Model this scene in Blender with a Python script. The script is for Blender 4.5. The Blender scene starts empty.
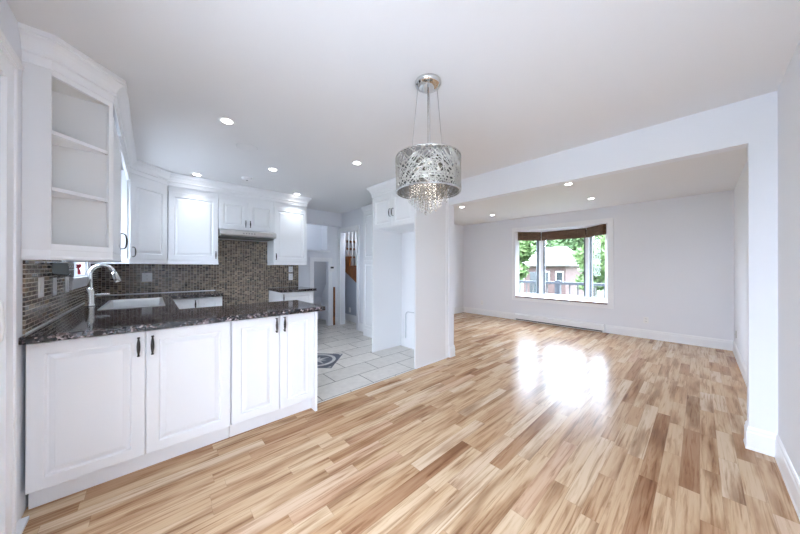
import bpy, bmesh, math, random
from mathutils import Vector, Matrix
random.seed(7)
scene = bpy.context.scene
col = scene.collection
PI = math.pi

# ------------------------------------------------------------------ camera
H = 1.257
yaw, pitch, roll = .8321, .002, .0014
fw = Vector((math.cos(yaw)*math.cos(pitch), math.sin(yaw)*math.cos(pitch), math.sin(pitch)))
rt0 = Vector((math.sin(yaw), -math.cos(yaw), 0)); up0 = rt0.cross(fw)
rt = rt0*math.cos(roll)+up0*math.sin(roll); up = up0*math.cos(roll)-rt0*math.sin(roll)
cam = bpy.data.cameras.new('camera'); cam.sensor_width = 36; cam.lens = 272.9/800*36
cam.clip_start = .02; cam.clip_end = 300
co = bpy.data.objects.new('camera', cam); col.objects.link(co)
co.matrix_world = Matrix(((rt.x, up.x, -fw.x, 0), (rt.y, up.y, -fw.y, 0), (rt.z, up.z, -fw.z, H), (0, 0, 0, 1)))
scene.camera = co

# ------------------------------------------------------------------ world, light, exposure
SKY = 15.0
CAN_W = 10.0
EXPOSURE = 0.70
vs = scene.view_settings
scene.display_settings.display_device = 'sRGB'
vs.view_transform = 'Standard'; vs.look = 'None'; vs.gamma = 1; vs.use_curve_mapping = False; vs.exposure = EXPOSURE
w = bpy.data.worlds.new('overcast_sky'); scene.world = w; w.use_nodes = True
bg = w.node_tree.nodes['Background']; bg.inputs[0].default_value = (.70, .82, 1.0, 1); bg.inputs[1].default_value = SKY
cy = scene.cycles
cy.use_denoising = True; cy.max_bounces = 14; cy.diffuse_bounces = 8; cy.glossy_bounces = 6; cy.transparent_max_bounces = 24
cy.caustics_reflective = False; cy.caustics_refractive = False; cy.sample_clamp_indirect = 6.0


def portal(name, loc, direction, sx, sy):
    l = bpy.data.lights.new(name, 'AREA'); l.shape = 'RECTANGLE'; l.size = sx; l.size_y = sy; l.cycles.is_portal = True
    o = bpy.data.objects.new(name, l); col.objects.link(o); o.location = loc
    o.rotation_euler = Vector(direction).to_track_quat('-Z', 'Y').to_euler()


portal('patio_portal', (-.66, .40, 1.05), (1, 0, 0), 1.25, 2.2)
portal('sink_portal', (-.66, 3.74, 1.63), (1, 0, 0), 1.1, .9)
portal('bay_portal', (7.12, 2.1, 1.34), (-1, 0, 0), 1.8, 1.8)

# ------------------------------------------------------------------ node helpers


def new_mat(name):
    m = bpy.data.materials.new(name); m.use_nodes = True
    nt = m.node_tree; return m, nt, nt.nodes['Principled BSDF']


def N(nt, typ, **kw):
    n = nt.nodes.new(typ)
    for k, v in kw.items(): setattr(n, k, v)
    return n


def math_n(nt, op, a, b=None, c=None):
    n = N(nt, 'ShaderNodeMath', operation=op)
    for i, v in enumerate((a, b, c)):
        if v is None: continue
        if isinstance(v, (int, float)): n.inputs[i].default_value = v
        else: nt.links.new(v, n.inputs[i])
    return n.outputs[0]


def ramp(nt, fac, stops, interp='LINEAR'):
    r = N(nt, 'ShaderNodeValToRGB'); cr = r.color_ramp; cr.interpolation = interp
    while len(cr.elements) < len(stops): cr.elements.new(.5)
    for e, (p, c) in zip(cr.elements, stops): e.position = p; e.color = (*c, 1)
    nt.links.new(fac, r.inputs[0]); return r.outputs[0]


def lin(h):
    h = h.lstrip('#'); f = lambda v: v/12.92 if v <= .04045 else ((v+.055)/1.055)**2.4
    return tuple(f(int(h[i:i+2], 16)/255) for i in (0, 2, 4))


def plain(name, colr, rough=.5, metal=0, spec=.5, noise=.0, bump=0., bscale=60, coat=0):
    m, nt, p = new_mat(name)
    p.inputs['Base Color'].default_value = (*colr, 1); p.inputs['Roughness'].default_value = rough
    p.inputs['Metallic'].default_value = metal; p.inputs['Specular IOR Level'].default_value = spec
    p.inputs['Coat Weight'].default_value = coat
    tc = N(nt, 'ShaderNodeTexCoord')
    if noise:
        nz = N(nt, 'ShaderNodeTexNoise'); nz.inputs['Scale'].default_value = 9; nz.inputs['Detail'].default_value = 4
        nt.links.new(tc.outputs['Object'], nz.inputs['Vector'])
        lo = tuple(max(0, c*(1-noise)) for c in colr); hi = tuple(min(1, c*(1+noise)) for c in colr)
        nt.links.new(ramp(nt, nz.outputs['Fac'], ((.3, lo), (.7, hi))), p.inputs['Base Color'])
    if bump:
        nz = N(nt, 'ShaderNodeTexNoise'); nz.inputs['Scale'].default_value = bscale; nz.inputs['Detail'].default_value = 3
        nt.links.new(tc.outputs['Object'], nz.inputs['Vector'])
        b = N(nt, 'ShaderNodeBump'); b.inputs['Strength'].default_value = bump; b.inputs['Distance'].default_value = .002
        nt.links.new(nz.outputs['Fac'], b.inputs['Height']); nt.links.new(b.outputs[0], p.inputs['Normal'])
    return m


def cells(nt, ua, va, w, h, mode, off=.5):
    """u,v in metres along object axes; returns fu (0..1 in cell), fv, id vector socket, widths"""
    tc = N(nt, 'ShaderNodeTexCoord'); s = N(nt, 'ShaderNodeSeparateXYZ'); nt.links.new(tc.outputs['Object'], s.inputs[0])
    u, v = s.outputs[ua], s.outputs[va]
    vr = math_n(nt, 'DIVIDE', v, h); row = math_n(nt, 'FLOOR', vr); fv = math_n(nt, 'FRACT', vr)
    if mode == 'plank':
        wn = N(nt, 'ShaderNodeTexWhiteNoise', noise_dimensions='1D'); nt.links.new(row, wn.inputs['W'])
        sp = N(nt, 'ShaderNodeSeparateColor'); nt.links.new(wn.outputs['Color'], sp.inputs[0])
        ln = math_n(nt, 'MULTIPLY_ADD', sp.outputs[0], .75, .40)
        ur = math_n(nt, 'DIVIDE', math_n(nt, 'ADD', u, math_n(nt, 'MULTIPLY', sp.outputs[1], 7.3)), ln)
    else:
        ln = w
        ur = math_n(nt, 'ADD', math_n(nt, 'DIVIDE', u, w), math_n(nt, 'MULTIPLY', math_n(nt, 'MODULO', math_n(nt, 'ABSOLUTE', row), 2.0), off))
    cu = math_n(nt, 'FLOOR', ur); fu = math_n(nt, 'FRACT', ur)
    cb = N(nt, 'ShaderNodeCombineXYZ'); nt.links.new(cu, cb.inputs[0]); nt.links.new(row, cb.inputs[1])
    wn2 = N(nt, 'ShaderNodeTexWhiteNoise', noise_dimensions='3D'); nt.links.new(cb.outputs[0], wn2.inputs['Vector'])
    return tc, u, v, fu, fv, ln, wn2


def edge_mask(nt, f, size, g):
    """1 inside the joint of width g around cell edges"""
    d = math_n(nt, 'MINIMUM', f, math_n(nt, 'SUBTRACT', 1.0, f))
    return math_n(nt, 'LESS_THAN', math_n(nt, 'MULTIPLY', d, size), g/2)


def tile_mat(name, ua, va, w, h, off, stops, grout, g, rough, grough=.7, bump=.3, stain=.25, vary=None):
    m, nt, p = new_mat(name)
    tc, u, v, fu, fv, ln, wn = cells(nt, ua, va, w, h, 'tile', off)
    base = ramp(nt, wn.outputs['Value'], stops)
    nz = N(nt, 'ShaderNodeTexNoise'); nz.inputs['Scale'].default_value = 14; nz.inputs['Detail'].default_value = 5
    nt.links.new(tc.outputs['Object'], nz.inputs['Vector'])
    mx = N(nt, 'ShaderNodeMix', data_type='RGBA', blend_type='MULTIPLY'); mx.inputs[0].default_value = stain
    nt.links.new(base, mx.inputs[6]); nt.links.new(ramp(nt, nz.outputs['Fac'], ((.3, (.35, .33, .3)), (.7, (1, 1, 1)))), mx.inputs[7])
    mask = math_n(nt, 'MAXIMUM', edge_mask(nt, fu, ln, g), edge_mask(nt, fv, h, g))
    m2 = N(nt, 'ShaderNodeMix', data_type='RGBA'); nt.links.new(mask, m2.inputs[0]); nt.links.new(mx.outputs[2], m2.inputs[6])
    m2.inputs[7].default_value = (*grout, 1); nt.links.new(m2.outputs[2], p.inputs['Base Color'])
    rr = math_n(nt, 'MULTIPLY_ADD', mask, grough-rough, rough); nt.links.new(rr, p.inputs['Roughness'])
    b = N(nt, 'ShaderNodeBump'); b.inputs['Strength'].default_value = bump; b.inputs['Distance'].default_value = .002
    hgt = math_n(nt, 'ADD', math_n(nt, 'MULTIPLY', mask, -1.0), math_n(nt, 'MULTIPLY', wn.outputs['Value'], .25))
    nt.links.new(hgt, b.inputs['Height']); nt.links.new(b.outputs[0], p.inputs['Normal'])
    return m


def wood_floor():
    m, nt, p = new_mat('hardwood_floor')
    tc, u, v, fu, fv, ln, wn = cells(nt, 0, 1, 1, .083, 'plank')
    tone = ramp(nt, wn.outputs['Value'], ((0, lin('#ae8767')), (.06, lin('#bf9b79')), (.17, lin('#cbaa87')), (.45, lin('#d2b492')), (.75, lin('#d8bd9c')), (.92, lin('#dfcaae')), (1, lin('#cfab8d'))))
    # grain: noise stretched along the board, shifted per board
    sc = N(nt, 'ShaderNodeVectorMath', operation='MULTIPLY'); nt.links.new(tc.outputs['Object'], sc.inputs[0]); sc.inputs[1].default_value = (1.5, 30, 1)
    ad = N(nt, 'ShaderNodeVectorMath', operation='MULTIPLY_ADD'); nt.links.new(wn.outputs['Color'], ad.inputs[0]); ad.inputs[1].default_value = (40, 40, 40); nt.links.new(sc.outputs[0], ad.inputs[2])
    g1 = N(nt, 'ShaderNodeTexNoise'); g1.inputs['Scale'].default_value = 1.5; g1.inputs['Detail'].default_value = 7; g1.inputs['Roughness'].default_value = .62; g1.inputs['Distortion'].default_value = .8
    nt.links.new(ad.outputs[0], g1.inputs['Vector'])
    gr = ramp(nt, g1.outputs['Fac'], ((.30, (.40, .29, .22)), (.40, (.70, .60, .53)), (.48, (.93, .89, .86)), (.56, (1, 1, 1))))
    mx = N(nt, 'ShaderNodeMix', data_type='RGBA', blend_type='MULTIPLY'); mx.inputs[0].default_value = .85
    nt.links.new(tone, mx.inputs[6]); nt.links.new(gr, mx.inputs[7])
    # cloudy mineral streaks
    sc2 = N(nt, 'ShaderNodeVectorMath', operation='MULTIPLY'); nt.links.new(ad.outputs[0], sc2.inputs[0]); sc2.inputs[1].default_value = (.75, .30, 1)
    g2 = N(nt, 'ShaderNodeTexNoise'); g2.inputs['Scale'].default_value = 1.2; g2.inputs['Detail'].default_value = 4
    nt.links.new(sc2.outputs[0], g2.inputs['Vector'])
    m3 = N(nt, 'ShaderNodeMix', data_type='RGBA', blend_type='MULTIPLY'); m3.inputs[0].default_value = .85
    nt.links.new(mx.outputs[2], m3.inputs[6]); nt.links.new(ramp(nt, g2.outputs['Fac'], ((.34, (.46, .35, .28)), (.42, (.72, .62, .55)), (.50, (.96, .94, .92)), (.56, (1, 1, 1)))), m3.inputs[7])
    mask = math_n(nt, 'MAXIMUM', edge_mask(nt, fu, ln, .0022), edge_mask(nt, fv, .083, .0018))
    m2 = N(nt, 'ShaderNodeMix', data_type='RGBA'); nt.links.new(math_n(nt, 'MULTIPLY', mask, .3), m2.inputs[0]); nt.links.new(m3.outputs[2], m2.inputs[6])
    m2.inputs[7].default_value = (*lin('#7a5638'), 1); nt.links.new(m2.outputs[2], p.inputs['Base Color'])
    p.inputs['Roughness'].default_value = .24; p.inputs['Specular IOR Level'].default_value = .13
    b = N(nt, 'ShaderNodeBump'); b.inputs['Strength'].default_value = .12; b.inputs['Distance'].default_value = .001
    nt.links.new(math_n(nt, 'SUBTRACT', g1.outputs['Fac'], math_n(nt, 'MULTIPLY', mask, 1.5)), b.inputs['Height']); nt.links.new(b.outputs[0], p.inputs['Normal'])
    return m


def granite():
    m, nt, p = new_mat('polished_granite')
    tc = N(nt, 'ShaderNodeTexCoord')
    vo = N(nt, 'ShaderNodeTexVoronoi'); vo.inputs['Scale'].default_value = 85; nt.links.new(tc.outputs['Object'], vo.inputs['Vector'])
    sp = N(nt, 'ShaderNodeSeparateColor'); nt.links.new(vo.outputs['Color'], sp.inputs[0])
    c1 = ramp(nt, sp.outputs[0], ((0, lin('#1f1d1e')), (.40, lin('#353031')), (.60, lin('#564a4a')), (.76, lin('#83767a')), (.89, lin('#b0a3a2')), (.96, lin('#4c545e'))), 'CONSTANT')
    nz = N(nt, 'ShaderNodeTexNoise'); nz.inputs['Scale'].default_value = 22; nz.inputs['Detail'].default_value = 5; nt.links.new(tc.outputs['Object'], nz.inputs['Vector'])
    mx = N(nt, 'ShaderNodeMix', data_type='RGBA'); nt.links.new(ramp(nt, nz.outputs['Fac'], ((.36, (0, 0, 0)), (.52, (1, 1, 1)))), mx.inputs[0])
    mx.inputs[6].default_value = (*lin('#2b2626'), 1); nt.links.new(c1, mx.inputs[7]); nt.links.new(mx.outputs[2], p.inputs['Base Color'])
    p.inputs['Roughness'].default_value = .07
    return m


def glass_mat(name, tint=(1, 1, 1), gl=.08):
    m = bpy.data.materials.new(name); m.use_nodes = True; nt = m.node_tree; nt.nodes.clear()
    out = N(nt, 'ShaderNodeOutputMaterial'); tr = N(nt, 'ShaderNodeBsdfTransparent'); tr.inputs[0].default_value = (*tint, 1)
    g = N(nt, 'ShaderNodeBsdfGlossy'); g.inputs['Roughness'].default_value = .02
    mx = N(nt, 'ShaderNodeMixShader'); fr = N(nt, 'ShaderNodeFresnel'); fr.inputs[0].default_value = 1.3
    ge = N(nt, 'ShaderNodeNewGeometry')
    nt.links.new(math_n(nt, 'MULTIPLY', fr.outputs[0], math_n(nt, 'SUBTRACT', 1.0, ge.outputs['Backfacing'])), mx.inputs[0]); nt.links.new(tr.outputs[0], mx.inputs[1]); nt.links.new(g.outputs[0], mx.inputs[2]); nt.links.new(mx.outputs[0], out.inputs[0])
    return m


def emit(name, colr, s):
    m, nt, p = new_mat(name); p.inputs['Base Color'].default_value = (.9, .9, .9, 1)
    p.inputs['Emission Color'].default_value = (*colr, 1); p.inputs['Emission Strength'].default_value = s
    return m


def crystal_mat():
    m = bpy.data.materials.new('cut_crystal'); m.use_nodes = True; nt = m.node_tree; nt.nodes.clear()
    out = N(nt, 'ShaderNodeOutputMaterial'); tr = N(nt, 'ShaderNodeBsdfTransparent'); tr.inputs[0].default_value = (.93, .93, .92, 1)
    g = N(nt, 'ShaderNodeBsdfGlossy'); g.inputs['Roughness'].default_value = .03
    mx = N(nt, 'ShaderNodeMixShader'); mx.inputs[0].default_value = .16
    nt.links.new(tr.outputs[0], mx.inputs[1]); nt.links.new(g.outputs[0], mx.inputs[2]); nt.links.new(mx.outputs[0], out.inputs[0])
    return m


def bamboo_mat():
    m, nt, p = new_mat('woven_bamboo'); tc = N(nt, 'ShaderNodeTexCoord'); mp = N(nt, 'ShaderNodeMapping'); mp.inputs['Scale'].default_value = (8, 8, 160)
    nt.links.new(tc.outputs['Object'], mp.inputs[0]); nz = N(nt, 'ShaderNodeTexNoise'); nz.inputs['Scale'].default_value = 1; nz.inputs['Detail'].default_value = 3
    nt.links.new(mp.outputs[0], nz.inputs['Vector'])
    nt.links.new(ramp(nt, nz.outputs['Fac'], ((.3, lin('#2b1a10')), (.5, lin('#553722')), (.7, lin('#7b5636')))), p.inputs['Base Color'])
    p.inputs['Roughness'].default_value = .6
    return m


def leaf_mat(name, a, b):
    m, nt, p = new_mat(name); tc = N(nt, 'ShaderNodeTexCoord'); nz = N(nt, 'ShaderNodeTexNoise'); nz.inputs['Scale'].default_value = 2.2; nz.inputs['Detail'].default_value = 3
    nt.links.new(tc.outputs['Object'], nz.inputs['Vector']); nt.links.new(ramp(nt, nz.outputs['Fac'], ((.3, a), (.7, b))), p.inputs['Base Color'])
    p.inputs['Roughness'].default_value = .7
    return m


M = {}
M['wall'] = plain('wall_paint', (.82, .835, .875), .6, bump=.06, bscale=220)
M['ceiling'] = plain('ceiling_paint', (.80, .80, .805), .7, bump=.05, bscale=160)
M['trim'] = plain('trim_enamel', (.89, .90, .92), .3)
M['cab'] = plain('cabinet_lacquer', (.89, .90, .92), .32)
M['panel'] = plain('panel_melamine', (.82, .825, .835), .45)
M['inside'] = plain('shelf_melamine', (.80, .80, .79), .5)
M['dark'] = plain('dark_seam', (.05, .05, .05), .6)
M['bronze'] = plain('dark_bronze', (.035, .030, .028), .4, metal=.35)
M['steel'] = plain('brushed_steel', (.62, .62, .61), .28, metal=1, noise=.05)
M['nickel'] = plain('satin_nickel', (.80, .80, .79), .22, metal=1)
M['chrome'] = plain('chrome', (.72, .72, .71), .08, metal=1)
M['lattice'] = plain('polished_silver_wire', (.56, .54, .50), .3, metal=.9)
M['cable'] = plain('steel_cable', (.45, .45, .45), .35, metal=1)
M['hoodunder'] = plain('hood_filter', (.16, .17, .17), .4, metal=.8)
M['plate'] = plain('white_plastic', (.86, .86, .86), .35)
M['slot'] = plain('socket_slot', (.30, .30, .30), .5)
M['black'] = plain('black_plastic', (.03, .03, .035), .35)
M['darkbox'] = plain('dark_grey_plastic', (.03, .034, .03), .25)
M['red'] = plain('red_ribbon', lin('#b3122a'), .5)
M['oak'] = plain('stained_oak', lin('#8a5226'), .4, noise=.25)
M['brownsill'] = plain('brown_sill_edge', lin('#6a4a36'), .5, noise=.2)
M['gasket'] = plain('black_gasket', (.06, .07, .08), .5)
M['granite'] = granite()
M['wood'] = wood_floor()
M['floortile'] = tile_mat('porcelain_floor_tile', 0, 1, .6, .3, .5, ((0, lin('#d6d1c9')), (.5, lin('#e0dbd3')), (1, lin('#e7e2da'))), lin('#7f7971'), .009, .28, stain=.22)
ts = ((0, lin('#241b15')), (.2, lin('#45362b')), (.4, lin('#64503f')), (.6, lin('#7d6b59')), (.8, lin('#948777')), (.93, lin('#b29d84')), (1, lin('#553d2e')))
M['splash_back'] = tile_mat('mosaic_back', 0, 2, .034, .0215, 0, ts, lin('#b5aca0'), .0034, .14, bump=.35, stain=.55)
M['splash_left'] = tile_mat('mosaic_left', 1, 2, .094, .0235, .5, ts, lin('#cfc8bd'), .0042, .14, bump=.35, stain=.55)
M['glass'] = glass_mat('window_glass')
M['crystal'] = crystal_mat()
M['bamboo'] = bamboo_mat()
m_, nt_, p_ = new_mat('shade_liner'); p_.inputs['Base Color'].default_value = (.06, .055, .05, 1); p_.inputs['Roughness'].default_value = .2  # added dark sleeve: shade between the lattice wires put into its colour
t_ = N(nt_, 'ShaderNodeBsdfTransparent'); x_ = N(nt_, 'ShaderNodeMixShader'); x_.inputs[0].default_value = .62
nt_.links.new(t_.outputs[0], x_.inputs[1]); nt_.links.new(p_.outputs[0], x_.inputs[2]); nt_.links.new(x_.outputs[0], nt_.nodes['Material Output'].inputs[0]); M['darkener'] = m_
M['lamp'] = emit('lit_lens', (1, .97, .93), 14)
M['bulb'] = emit('lit_bulb', (1, .92, .82), .6)
M['medal_dark'] = plain('slate_mosaic', lin('#565b68'), .3, noise=.15)
M['medal_light'] = plain('pale_mosaic', lin('#c9c8c6'), .3, noise=.08)
M['grass'] = plain('lawn_grass', (.06, .10, .03), .9, noise=.4)
M['deck'] = plain('weathered_deck', (.10, .095, .09), .7, noise=.2)
M['rail'] = plain('grey_stained_rail', (.045, .05, .06), .6, noise=.2)
M['roof'] = plain('pale_shingle', (.14, .125, .12), .8, noise=.1)
M['brick'] = plain('pink_brick', (.10, .06, .055), .8, noise=.15)
M['housewin'] = plain('house_window', (.03, .035, .04), .2)
M['bark'] = plain('tree_bark', (.05, .04, .03), .9, noise=.3)
M['leafA'] = leaf_mat('leaf_green', (.028, .070, .018), (.075, .13, .035))
M['leafB'] = leaf_mat('leaf_bright', (.05, .10, .025), (.11, .17, .05))
M['leafC'] = leaf_mat('conifer_green', (.010, .030, .022), (.022, .055, .038))

# ------------------------------------------------------------------ mesh helpers
ROOTS = {}


class MB:
    def __init__(s): s.v = []; s.f = []; s.sm = []

    def quadbox(s, p):  # 8 points: bottom 4 ccw, top 4 ccw
        b = len(s.v); s.v += [tuple(q) for q in p]
        for f in ((3, 2, 1, 0), (4, 5, 6, 7), (0, 1, 5, 4), (1, 2, 6, 5), (2, 3, 7, 6), (3, 0, 4, 7)): s.f.append(tuple(b+i for i in f)); s.sm.append(False)
        return s

    def box(s, x0, x1, y0, y1, z0, z1):
        x0, x1 = sorted((x0, x1)); y0, y1 = sorted((y0, y1)); z0, z1 = sorted((z0, z1))
        s.quadbox([(x0, y0, z0), (x1, y0, z0), (x1, y1, z0), (x0, y1, z0), (x0, y0, z1), (x1, y0, z1), (x1, y1, z1), (x0, y1, z1)]); return s

    def obox(s, o, u, n, u0, u1, n0, n1, z0, z1):  # oriented: o origin (x,y), u horizontal, n horizontal normal
        P = lambda a, b, z: (o[0]+u[0]*a+n[0]*b, o[1]+u[1]*a+n[1]*b, z)
        s.quadbox([P(u0, n1, z0), P(u1, n1, z0), P(u1, n0, z0), P(u0, n0, z0), P(u0, n1, z1), P(u1, n1, z1), P(u1, n0, z1), P(u0, n0, z1)]); return s

    def prism(s, poly, z0, z1):  # ccw polygon in xy
        b = len(s.v); n = len(poly)
        s.v += [(x, y, z0) for x, y in poly]+[(x, y, z1) for x, y in poly]
        s.f.append(tuple(b+i for i in reversed(range(n)))); s.f.append(tuple(b+n+i for i in range(n))); s.sm += [False, False]
        for i in range(n):
            j = (i+1) % n; s.f.append((b+i, b+j, b+n+j, b+n+i)); s.sm.append(False)
        return s

    def rings(s, rings, closed=True, cap0=True, cap1=True, smooth=True):
        b = len(s.v); n = len(rings[0])
        for r in rings: s.v += [tuple(p) for p in r]
        for k in range(len(rings)-1):
            for i in range(n if closed else n-1):
                j = (i+1) % n; s.f.append((b+k*n+i, b+k*n+j, b+(k+1)*n+j, b+(k+1)*n+i)); s.sm.append(smooth)
        if cap0: s.f.append(tuple(b+i for i in reversed(range(n)))); s.sm.append(False)
        if cap1: s.f.append(tuple(b+(len(rings)-1)*n+i for i in range(n))); s.sm.append(False)
        return s

    def tube(s, pts, r, seg=10, smooth=True, flat=1.0, nrm=None):
        pts = [Vector(p) for p in pts]; R = r if isinstance(r, (list, tuple)) else [r]*len(pts)
        out = []; ref = Vector(nrm) if nrm else None
        for i, p in enumerate(pts):
            t = (pts[min(i+1, len(pts)-1)]-pts[max(i-1, 0)]).normalized()
            if ref is None: ref = Vector((0, 0, 1)) if abs(t.z) < .9 else Vector((1, 0, 0))
            a = (ref-t*ref.dot(t)).normalized(); c = t.cross(a); ref = a
            out.append([p+(a*math.cos(2*PI*k/seg)*flat+c*math.sin(2*PI*k/seg))*R[i] for k in range(seg)])
        return s.rings(out, smooth=smooth)

    def lathe(s, cx, cy, prof, seg=32, smooth=True):  # prof (r,z) bottom to top
        return s.rings([[(cx+r*math.cos(2*PI*k/seg), cy+r*math.sin(2*PI*k/seg), z) for k in range(seg)] for r, z in prof], smooth=smooth)

    def ball(s, c, r, nu=10, nv=6, sz=1.0):
        return s.lathe(c[0], c[1], [(max(1e-4, r*math.sin(PI*i/nv)), c[2]-r*sz*math.cos(PI*i/nv)) for i in range(nv+1)], nu)

    def sweep(s, prof, path, closed=False):
        """prof (offset to the RIGHT of travel, z); mitred along xy path"""
        P = [Vector((*p, 0)) for p in path]; n = len(P); rings = []
        for i in range(n):
            d0 = (P[i]-P[i-1]).normalized() if i > 0 or closed else None
            d1 = (P[(i+1) % n]-P[i]).normalized() if i < n-1 or closed else None
            d0 = d0 or d1; d1 = d1 or d0
            n0 = Vector((d0.y, -d0.x, 0)); n1 = Vector((d1.y, -d1.x, 0)); m = (n0+n1)
            m = m/max(.2, (1+n0.dot(n1)))
            rings.append([(P[i].x+m.x*o, P[i].y+m.y*o, z) for o, z in prof])
        return s.rings(rings, smooth=False)

    def grid(s, xs, ys, inside, plane, d0, d1):
        """cells of a grid extruded d0..d1; plane maps (a,b,d)->xyz"""
        idx = {}
        def vid(a, b, d):
            k = (a, b, d)
            if k not in idx: idx[k] = len(s.v); s.v.append(plane(xs[a], ys[b], (d0, d1)[d]))
            return idx[k]
        I = [[inside((xs[i]+xs[i+1])/2, (ys[j]+ys[j+1])/2) for j in range(len(ys)-1)] for i in range(len(xs)-1)]
        g = lambda i, j: 0 <= i < len(xs)-1 and 0 <= j < len(ys)-1 and I[i][j]
        for i in range(len(xs)-1):
            for j in range(len(ys)-1):
                if not I[i][j]: continue
                F = [[vid(i, j, 1), vid(i+1, j, 1), vid(i+1, j+1, 1), vid(i, j+1, 1)], [vid(i, j+1, 0), vid(i+1, j+1, 0), vid(i+1, j, 0), vid(i, j, 0)]]
                if not g(i-1, j): F.append([vid(i, j, 0), vid(i, j, 1), vid(i, j+1, 1), vid(i, j+1, 0)])
                if not g(i+1, j): F.append([vid(i+1, j, 1), vid(i+1, j, 0), vid(i+1, j+1, 0), vid(i+1, j+1, 1)])
                if not g(i, j-1): F.append([vid(i, j, 0), vid(i+1, j, 0), vid(i+1, j, 1), vid(i, j, 1)])
                if not g(i, j+1): F.append([vid(i, j+1, 1), vid(i+1, j+1, 1), vid(i+1, j+1, 0), vid(i, j+1, 0)])
                for f in F: s.f.append(tuple(f)); s.sm.append(False)
        return s

    def build(s, name, mat, parent=None, bevel=0, kind=None, label=None):
        me = bpy.data.meshes.new(name); inv = ROOTS[parent.name].inverted() if parent else None
        vs_ = [inv @ Vector(p) for p in s.v] if parent else s.v
        me.from_pydata(vs_, [], s.f); me.validate(); me.materials.append(mat)
        if any(s.sm) and len(me.polygons) == len(s.sm): me.polygons.foreach_set('use_smooth', s.sm)
        bm = bmesh.new(); bm.from_mesh(me); bmesh.ops.recalc_face_normals(bm, faces=bm.faces); bm.to_mesh(me); bm.free()
        o = bpy.data.objects.new(name, me); col.objects.link(o)
        if parent: o.parent = parent; ROOTS[o.name] = ROOTS[parent.name]
        else: ROOTS[o.name] = Matrix()
        if bevel:
            b = o.modifiers.new('bevel', 'BEVEL'); b.width = bevel; b.segments = 2; b.limit_method = 'ANGLE'; b.angle_limit = .6
        if kind: o['kind'] = kind
        if label: o['label'] = label
        return o


def thing(name, label, cat, loc, group=None, rotz=0):
    o = bpy.data.objects.new(name, None); col.objects.link(o); o.empty_display_size = .1
    o.location = loc; o.rotation_euler = (0, 0, rotz)
    ROOTS[o.name] = Matrix.Translation(loc) @ Matrix.Rotation(rotz, 4, 'Z')
    o['label'] = label; o['category'] = cat
    if group: o['group'] = group
    return o


def tag(o, label, cat, group=None):
    o['label'] = label; o['category'] = cat
    if group: o['group'] = group
    return o


def struct_root(name, loc):
    o = bpy.data.objects.new(name, None); col.objects.link(o); o.location = loc; ROOTS[o.name] = Matrix.Translation(loc); o['kind'] = 'structure'
    return o


def copy_thing(root, loc, rotz=None, label=None, group=None):
    r = root.copy(); col.objects.link(r); r.location = loc
    if rotz is not None: r.rotation_euler = (0, 0, rotz)
    if label: r['label'] = label
    if group: r['group'] = group
    for ch in root.children:
        c = ch.copy(); col.objects.link(c); c.parent = r
        for g in ch.children:
            d = g.copy(); col.objects.link(d); d.parent = c
    return r


# door with raised panel.  o=(x,y) lower-left seen from the front, u to the viewer's right, n outward
def raised_door(o, u, n, w, h, z0, fwid=.058, t=.02):
    mb = MB()
    def ring(i, d): return [(o[0]+u[0]*a+n[0]*d, o[1]+u[1]*a+n[1]*d, z) for a, z in ((i, z0+i), (w-i, z0+i), (w-i, z0+h-i), (i, z0+h-i))]
    k = min(fwid, w*.26, h*.26)
    seq = [(0, -t), (0, -.003), (.003, 0), (k, 0), (k+.003, -.004), (k+.007, -.0115), (k+.013, -.0115), (k+.034, -.003), (k+.036, -.0015)]
    mb.rings([ring(i, d) for i, d in seq], smooth=False)
    return mb


def pull(c, n, L=.115, style='spindle'):
    """vertical pull centred at c=(x,y,z) on the door face, n outward"""
    mb = MB(); x, y, z = c
    P = lambda d, zz: (x+n[0]*d, y+n[1]*d, zz)
    if style == 'spindle':
        k = [(-.5, .006), (-.46, .0075), (-.42, .0045), (-.36, .005), (-.2, .0078), (0, .0092), (.2, .0078), (.36, .005), (.42, .0045), (.46, .0075), (.5, .006)]
        mb.tube([P(.024, z+a*L) for a, r in k], [r for a, r in k], 10)
        for s_ in (-.44, .44): mb.tube([P(0, z+s_*L), P(.024, z+s_*L)], .0045, 8)
    else:
        a = [(-.5, 0), (-.5, .012), (-.47, .022), (-.36, .029), (-.18, .033), (0, .034), (.18, .033), (.36, .029), (.47, .022), (.5, .012), (.5, 0)]
        mb.tube([P(d, z+q*L) for q, d in a], [.0055, .0045, .0045, .005, .006, .0068, .006, .005, .0045, .0045, .0055], 10)
    return mb


def add_door(root, o, u, n, w, h, z0, hand=None, hz=None, style='spindle', gap=.0015, L=.115, name='door'):
    d = raised_door((o[0]+u[0]*gap, o[1]+u[1]*gap), u, n, w-2*gap, h-2*gap, z0+gap).build(name, M['cab'], root)
    if hand is not None:
        a = .030 if hand == 'L' else w-.030
        pull((o[0]+u[0]*a, o[1]+u[1]*a, hz), n, L, style).build('handle', M['bronze'], d, label='dark bronze handle')
    return d


# ------------------------------------------------------------------ the shell
XL, XD, XD2, XF, YR, YB, YLL, YH, CE = -.48, 3.08, 3.19, 6.53, -.35, 4.84, 4.50, 5.40, 2.44
TB = 2.373  # wood / tile joint
XW = -.66   # outer face of left wall


def holed(name, us, vs_, holes, plane, d0, d1, mat):
    U = sorted(set(us+[h[0] for h in holes]+[h[1] for h in holes])); V = sorted(set(vs_+[h[2] for h in holes]+[h[3] for h in holes]))
    mb = MB().grid(U, V, lambda a, b: not any(h[0] < a < h[1] and h[2] < b < h[3] for h in holes), plane, d0, d1)
    return mb.build(name, mat, kind='structure')


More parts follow.
